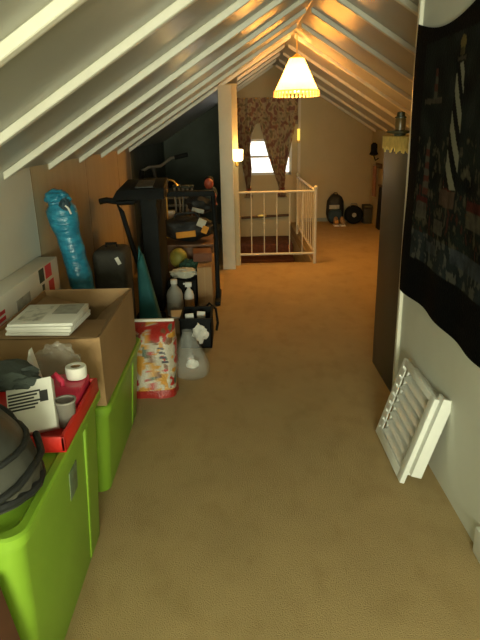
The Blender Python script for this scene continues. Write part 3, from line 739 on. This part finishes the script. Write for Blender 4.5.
p = P('foot', tm, M['black']); p.box((-.22, 4.86, 0), (-.17, 5.3, .04), .01); p.fin()
p = P('display', tm, mat('dull_screen', (.03, .035, .035), .2)); p.hexa([(-.80, 4.58, 1.071), (-.66, 4.58, 1.073), (-.66, 4.78, 1.108), (-.80, 4.78, 1.104), (-.80, 4.58, 1.078), (-.66, 4.58, 1.080), (-.66, 4.78, 1.118), (-.80, 4.78, 1.114)]); p.fin()

# ------------------------------------------------------------------ clutter behind
# pet food bag (generic printed)
def bagdye(p):
    a = noise.noise(Vector((p.x * 15 + 1, p.y * 8, p.z * 13))) + .35 * noise.noise(Vector((p.x * 40, 1, p.z * 40))); b = noise.noise(Vector((p.x * 24 - 3, p.y * 14, p.z * 22 + 7)))
    c = Vector((.62, .56, .44))
    if p.z > .33 and a > -.05: c = Vector((.50, .03, .02))
    if a > .22: c = Vector((.52, .03, .02))
    elif a < -.18: c = Vector((.70, .34, .04))
    if b > .38: c = Vector((.25, .12, .06))
    if b < -.45: c = Vector((.10, .16, .10))
    if p.z < .05: c = Vector((.45, .03, .02))
    # dark lettering-like block
    if -.475 < p.x + .3 * (p.z - .25) < -.435 and .20 < p.z < .30 and math.sin(p.z * 230 + 8 * p.x) > .0: c = Vector((.03, .03, .05))
    return c
def pillow(m, x0, x1, y0, y1, h, lean=.0, nu=26, nz=34, pinch=.25, nseed=0):
    rings = []
    for j in range(nz + 1):
        s = j / nz; z = h * s
        d = 1 - (abs(2 * s - 1) ** 5) * (1 - pinch) if s > .5 else 1 - .12 * (1 - s * 2) ** 4
        ring = []
        for k in range(nu * 2):
            a = 2 * PI * k / (nu * 2); c, sn = math.cos(a), math.sin(a)
            c = math.copysign(abs(c) ** .5, c); sn = math.copysign(abs(sn) ** .6, sn)
            x = (x0 + x1) / 2 + (x1 - x0) / 2 * c; y = (y0 + y1) / 2 + (y1 - y0) / 2 * sn * d + lean * s
            k2 = noise.noise(Vector((x * 11 + nseed, y * 11, z * 9))) * .014
            ring.append(m.b.verts.new((x + k2, y + k2, z)))
        rings.append(ring)
    n = len(rings[0])
    for A_, B_ in zip(rings, rings[1:]):
        for k in range(n): m.b.faces.new((A_[k], A_[(k + 1) % n], B_[(k + 1) % n], B_[k]))
    m.b.faces.new(rings[0][::-1]); m.b.faces.new(rings[-1])
    return m
pb = thing('pet_food_bag', (-.5, 3.15, 0), 'colourful red, yellow and white printed sack behind the green bins', 'sack')
m = pillow(MB(), -.66, -.385, 3.03, 3.24, .42, .09, pinch=.15, nu=60, nz=90)
obj('sack', m, M['bagart'], pb, dye=bagdye, ang=60)
p = P('top_seam', pb, M['paper'], 'pale stitched top edge'); p.box((-.65, 3.215, .405), (-.395, 3.235, .435), .004); p.fin()

# clear plastic bag with white thing inside
cb2 = thing('plastic_bag', (-.33, 3.28, 0), 'clear plastic bag on the carpet beside the printed sack', 'bag')
m = MB(); rings = []
prof = [(.075, .002), (.115, .03), (.118, .09), (.10, .15), (.07, .21), (.045, .27), (.03, .30), (.035, .315)]
for r, z in prof:
    rings.append([m.b.verts.new((-.315 - z * .05 + r * math.cos(2 * PI * k / 32) * (1 + .16 * noise.noise(Vector((k * .7, z * 20, 1)))), 3.34 + .8 * r * math.sin(2 * PI * k / 32) * (1 + .16 * noise.noise(Vector((k * .7, z * 20, 5)))), z)) for k in range(32)])
for A_, B_ in zip(rings, rings[1:]):
    for k in range(32): m.b.faces.new((A_[k], A_[(k + 1) % 32], B_[(k + 1) % 32], B_[k]))
m.b.faces.new(rings[0][::-1])
obj('film', m, M['clearplastic'], cb2, ang=70)
m = MB(); m.ball((-.305, 3.315, .10), (.04, .03, .028), .3, 2)
tag(obj('white_bundle', m, M['paper']), 'small white crumpled bundle inside the clear plastic bag', 'bundle')

# black crate
cr = thing('black_crate', (-.3, 3.95, 0), 'black open crate holding papers behind the clear bag', 'crate')
p = P('body', cr, M['black']); x0, x1, y0, y1, h = -.43, -.205, 3.84, 4.14, .225
p.box((x0, y0, 0), (x1, y1, .01))
for lo, hi in (((x0, y0, 0), (x1, y0 + .01, h)), ((x0, y1 - .01, 0), (x1, y1, h)), ((x0, y0, 0), (x0 + .01, y1, h)), ((x1 - .01, y0, 0), (x1, y1, h))): p.box(lo, hi, .002)
p.fin()
p = P('rim', cr, M['black']); p.box((x0 - .006, y0 - .008, h - .012), (x1 + .006, y0 + .004, h + .003), .003).box((x1 - .004, y0, h - .012), (x1 + .008, y1, h + .003), .003); p.fin()
for k, (a, b) in enumerate((((-.385, 3.88, .016), (-.325, 3.89, .25)), ((-.32, 3.97, .018), (-.26, 3.98, .235)))):
    m = MB(); m.box(a, b, .002, RY(-4 + 8 * k))
    tag(obj('booklet', m, M['paper']), ['white booklet at the front of the black crate', 'white booklet further back in the black crate'][k], 'booklet')
m = MB(); m.ball((-.285, 3.80, .13), (.05, .03, .06), .5, 3); tag(obj('tissue_wad', m, M['paper']), 'crumpled white tissue tucked against the black crate', 'tissue')
m = MB(); m.box((-.52, 4.16, .0), (-.42, 4.36, .12), .004); tag(obj('small_carton', m, M['card']), 'small tan carton behind the black crate', 'box')
m = MB(); m.box((-.56, 4.02, .262), (-.36, 4.10, .272), .002, RZ(8)); 
m.b.free()
m = MB(); m.box((-.54, 4.17, .122), (-.40, 4.35, .134), .002, RZ(8)); tag(obj('pale_board', m, M['paper']), 'pale thin board lying on the small tan carton', 'board')

# bottles on the floor
jg = thing('milky_jug', (-.53, 4.58, 0), 'milky translucent jug beside the spray bottle', 'jug')
p = P('body', jg, M['jug']); p.lathe([(.055, 0), (.068, .01), (.070, .18), (.058, .22), (.025, .26), (.025, .285)], (-.545, 4.62, 0), 20); p.fin()
p = P('cap', jg, M['white']); p.lathe([(.028, .28), (.028, .315)], (-.545, 4.62, 0), 14); p.fin()
p = P('label_band', jg, M['inkgrey']); p.lathe([(.0715, .05), (.0715, .13)], (-.545, 4.62, 0), 20, False); p.fin()
sb = thing('spray_bottle', (-.43, 4.55, 0), 'white spray bottle with brown label standing on the carpet', 'bottle')
p = P('body', sb, M['white']); p.lathe([(.03, 0), (.040, .008), (.040, .19), (.032, .22), (.014, .245), (.014, .26)], (-.42, 4.58, 0), 20); p.fin()
p = P('label_band', sb, M['card'], 'brown and red label'); p.lathe([(.0408, .05), (.0408, .16)], (-.42, 4.58, 0), 20, False); p.fin()
p = P('trigger_head', sb, M['white']); p.box((-.45, 4.565, .26), (-.395, 4.595, .30), .006).box((-.465, 4.572, .28), (-.445, 4.588, .295), .003); p.fin()
# black power cord
p = MB(); p.tube([(-.36, 4.30, .012), (-.30, 4.32, .12), (-.24, 4.33, .19), (-.19, 4.30, .15), (-.175, 4.25, .05), (-.185, 4.2, .008)], .010, 8)
tag(obj('power_cord', p, M['black']), 'thick black cord looping out onto the carpet', 'cord')

# low bin with towel and brown boxes
lb = thing('low_bin', (-.49, 5.05, 0), 'low black bin under the white towel', 'bin')
p = P('body', lb, M['black']); p.hexa([(-.605, 4.80, 0), (-.385, 4.80, 0), (-.385, 5.2, 0), (-.605, 5.2, 0), (-.62, 4.78, .24), (-.375, 4.78, .24), (-.375, 5.22, .24), (-.62, 5.22, .24)], .008); p.fin()
p = P('lid', lb, M['black']); p.box((-.62, 4.78, .242), (-.375, 5.22, .262), .004); p.fin()
m = MB(); m.ball((-.485, 4.88, .305), (.115, .08, .042), .35, 4, sub=4); tag(obj('white_towel', m, M['tow']), 'rumpled white towel on the low black bin', 'towel')
m = MB(); m.ball((-.455, 5.06, .325), (.08, .07, .06), .35, 14, sub=4); tag(obj('green_cloth', m, M['greenc']), 'dark green cloth heaped behind the white towel', 'cloth')
m = MB(); m.ball((-.56, 5.24, .36), (.085, .085, .095), .08, 6, sub=3)
bl = obj('yellow_ball', m, M['olive']); tag(bl, 'yellow-green ball resting behind the white towel', 'ball')
bb = thing('cardboard_box', (-.30, 5.2, 0), 'brown cardboard box on the floor right of the low black bin', 'box')
p = P('body', bb, M['card']); p.box((-.365, 4.84, 0), (-.235, 5.45, .36), .004); p.fin()
p = P('tape', bb, M['cardin']); p.box((-.305, 4.838, .05), (-.295, 5.45, .362)); p.fin()
m = MB(); m.box((-.42, 5.05, .363), (-.25, 5.3, .44), .004, RZ(5)); tag(obj('small_box', m, M['brown']), 'dark reddish-brown flat box on top of the brown cardboard box', 'box')
# rear chest
rc = thing('storage_chest', (-.5, 5.75, 0), 'dark wooden chest buried under bags in the clutter', 'chest')
p = P('body', rc, M['wood']); p.box((-.80, 5.48, 0), (-.25, 6.0, .41), .006); p.fin()
p = P('lid', rc, M['wood']); p.box((-.81, 5.47, .412), (-.24, 6.01, .44), .006); p.fin()
df = thing('duffel_bag', (-.55, 5.65, .44), 'black duffel bag with orange-yellow panel and white patch on the wooden chest', 'bag')
p = P('body', df, M['blackcloth']); p.ball((-.50, 5.66, .575), (.25, .15, .115), .18, 3, sub=4, sq=2.5); p.fin()
p = P('side_panel', df, M['yellow'], 'orange-yellow panel'); p.box((-.60, 5.49, .505), (-.41, 5.51, .565), .006, RY(-5)); p.fin()
p = P('patch', df, M['tow'], 'white patch'); p.box((-.39, 5.505, .60), (-.31, 5.525, .68), .006, RY(25)); p.fin()
p = P('patch', df, M['yellow'], 'yellow patch'); p.box((-.35, 5.495, .54), (-.29, 5.515, .61), .006, RY(25)); p.fin()
p = P('strap', df, M['blackcloth']); p.tube([(-.68, 5.62, .60), (-.60, 5.6, .72), (-.42, 5.6, .73), (-.32, 5.62, .62)], .012, 8); p.fin()
bg2 = thing('shoulder_bag', (-.37, 5.85, .67), 'black shoulder bag heaped above the duffel bag', 'bag')
p = P('body', bg2, M['blackcloth']); p.ball((-.36, 5.84, .80), (.15, .12, .10), .25, 13, sub=3, sq=2.4); p.fin()
p = P('flap', bg2, M['inkgrey']); p.box((-.45, 5.66, .72), (-.33, 5.68, .76), .006, RY(15)); p.fin()
p = P('strap', bg2, M['blackcloth']); p.tube([(-.46, 5.72, .82), (-.36, 5.66, .9), (-.24, 5.7, .84), (-.22, 5.72, .62), (-.24, 5.70, .45)], .016, 8); p.fin()
dl = thing('doll', (-.29, 5.8, .86), 'small red-faced doll sitting on the shoulder bag', 'doll')
p = P('head', dl, M['skin']); p.ball((-.27, 5.62, 1.00), (.045, .04, .052), .05, 1); p.fin()
p = P('hair', dl, M['black']); p.ball((-.27, 5.645, 1.025), (.048, .04, .045), .1, 2); p.fin()
p = P('body', dl, M['greycloth']); p.ball((-.255, 5.64, .91), (.06, .04, .065), .15, 1); p.fin()
p = P('arm', dl, M['skin']); p.tube([(-.235, 5.62, .93), (-.215, 5.60, .88), (-.21, 5.60, .80)], [.018, .016, .018], 8); p.fin()
# crutches / metal tubes
for i, (xa, xb) in enumerate(((-.60, -.56), (-.53, -.52), (-.64, -.66))):
    cc = thing('crutch', (xa, 6.05, 0), 'dull metal crutch standing in the clutter, %s of three' % ['middle', 'right', 'left'][i], 'crutch', 'crutches in the clutter')
    y = 6.05 + .05 * i
    p = P('pole', cc, M['steel']); p.tube([(xa, y, 0.03), (xb, y, .92)], .012, 8); p.fin()
    p = P('pole', cc, M['steel']); p.tube([(xa + .035, y, .35), (xb + .045, y, .92)], .010, 8); p.fin()
    p = P('arm_pad', cc, M['greycloth']); p.box((xb - .02, y - .02, .92), (xb + .065, y + .02, .95), .008); p.fin()
    p = P('foot', cc, M['black']); p.lathe([(.02, 0), (.014, .04)], (xa, y, 0), 10); p.fin()
# bent brass tube piece (coat stand top)
cs = thing('brass_stand', (-.66, 5.95, .44), 'curved brass hook stand rising above the clutter', 'stand')
p = P('pole', cs, M['brass']); p.tube([(-.72, 5.9, .44), (-.72, 5.9, 1.0)], .009); p.fin()
p = P('hook', cs, M['brass']); p.tube([(-.78, 5.9, 1.0), (-.70, 5.9, 1.025), (-.64, 5.9, 1.01), (-.60, 5.9, .96)], .010); p.fin()
p = P('base', cs, M['brass']); p.lathe([(.05, .0), (.04, .012)], (-.72, 5.9, .441), 16); p.fin()
# exercise bike behind
eb = thing('exercise_bike', (-.85, 6.6, 0), 'dark exercise bike with grey handlebar behind the treadmill', 'exercise bike')
p = P('base_frame', eb, M['treadmetal']); p.tube([(-1.05, 6.35, .03), (-.65, 6.35, .03)], .025); p.tube([(-1.05, 7.1, .03), (-.65, 7.1, .03)], .025); p.tube([(-.85, 6.35, .05), (-.85, 7.1, .05)], .025); p.fin()
p = P('mast', eb, M['treadmetal']); p.tube([(-.85, 6.45, .05), (-.88, 6.42, .9), (-.90, 6.4, 1.12)], .024); p.fin()
p = P('flywheel', eb, M['treadmetal']); p.lathe([(.2, -.03), (.22, -.02), (.22, .02), (.2, .03)], (-.85, 6.55, .32), 28, axis=RY(90).to_3x3().to_quaternion()); p.fin()
p = P('handlebar', eb, M['steel']); p.tube([(-1.02, 6.36, 1.08), (-.95, 6.38, 1.12), (-.82, 6.38, 1.13), (-.70, 6.36, 1.21), (-.58, 6.35, 1.23)], .016); p.fin()
p = P('grip', eb, M['black']); p.tube([(-.66, 6.355, 1.215), (-.52, 6.35, 1.245)], .024); p.fin()
p = P('grip', eb, M['black']); p.tube([(-1.02, 6.36, 1.09), (-1.04, 6.35, .98)], .026); p.fin()
p = P('seat', eb, M['black']); p.ball((-.85, 7.0, .88), (.11, .14, .05), 0, 1); p.fin()
p = P('seat_post', eb, M['treadmetal']); p.tube([(-.85, 6.98, .05), (-.85, 7.0, .85)], .022); p.fin()
# grey wire rack pieces seen between treadmill and duffel
wr = thing('wire_rack', (-.62, 6.1, 0), 'pale wire rack standing behind the crutches', 'rack')
p = P('frame', wr, M['steel'])
for x in (-.78, -.42): p.tube([(x, 6.25, 0), (x, 6.25, .82)], .010, 8)
p.fin()
for z in (.2, .5, .72, .80):
    p = P('shelf', wr, M['steel'])
    for y in (6.2, 6.24, 6.28, 6.32): p.tube([(-.78, y, z), (-.42, y, z)], .006, 6)
    p.tube([(-.78, 6.2, z), (-.78, 6.32, z)], .007, 6); p.tube([(-.42, 6.2, z), (-.42, 6.32, z)], .007, 6)
    p.fin()
for i, (x0, x1, z0_, h_, m_) in enumerate(((-.76, -.68, .509, .16, 'paper'), (-.66, -.58, .509, .13, 'inkgrey'), (-.56, -.45, .509, .18, 'brown'))):
    m = MB(); m.box((x0, 6.21, z0_), (x1, 6.31, z0_ + h_), .004)
    tag(obj('storage_box', m, M[m_]), ['white box on the wire rack', 'grey patterned box on the wire rack', 'dark brown box on the wire rack'][i], 'box')

# ------------------------------------------------------------------ lights
def pt(loc, e, col, r=.05):
    l = bpy.data.lights.new('lamp_light', 'POINT'); l.energy = e; l.color = col; l.shadow_soft_size = r
    o = bpy.data.objects.new('lamp_light', l); COL.objects.link(o); o.location = loc; return o
pt((LX, LY, 1.93), 72, (1, .49, .11), .06)
pt((LX, LY, 1.80), 16, (1, .50, .12), .08)
pt((.03, 6.33, 1.33), 1.6, (1, .62, .2), .05)
def area(loc, rot, sx, sy, e, col):
    l = bpy.data.lights.new('daylight', 'AREA'); l.shape = 'RECTANGLE'; l.size = sx; l.size_y = sy; l.energy = e; l.color = col
    o = bpy.data.objects.new('daylight', l); COL.objects.link(o); o.location = loc; o.rotation_euler = rot; return o
area((0, YN - .01, 1.22), (math.radians(90), 0, 0), 1.4, .76, 172, (.97, 1.0, .72))
W = bpy.data.worlds.new('World'); bpy.context.scene.world = W; W.use_nodes = True
W.node_tree.nodes['Background'].inputs['Color'].default_value = (1.0, .98, .90, 1); W.node_tree.nodes['Background'].inputs['Strength'].default_value = 3

# ------------------------------------------------------------------ camera
cam = bpy.data.cameras.new('Camera'); co = bpy.data.objects.new('Camera', cam); COL.objects.link(co)
cam.sensor_fit = 'HORIZONTAL'; cam.sensor_width = 36; cam.lens = 570 / 480 * 36; cam.clip_start = .02
pitch, roll = math.radians(18.6), math.radians(1.3)
F_ = Vector((0, math.cos(pitch), -math.sin(pitch))); Rr = Vector((1, 0, 0)); U = Rr.cross(F_)
R2 = Rr * math.cos(roll) - U * math.sin(roll); U2 = U * math.cos(roll) + Rr * math.sin(roll)
mt = Matrix((R2, U2, -F_)).transposed().to_4x4(); mt.translation = Vector((0, 0, 1.5))
co.matrix_world = mt
S = bpy.context.scene; S.camera = co
S.view_settings.view_transform = 'Standard'; S.view_settings.look = 'None'; S.view_settings.gamma = 1; S.view_settings.exposure = 0
S.view_settings.use_curve_mapping = False
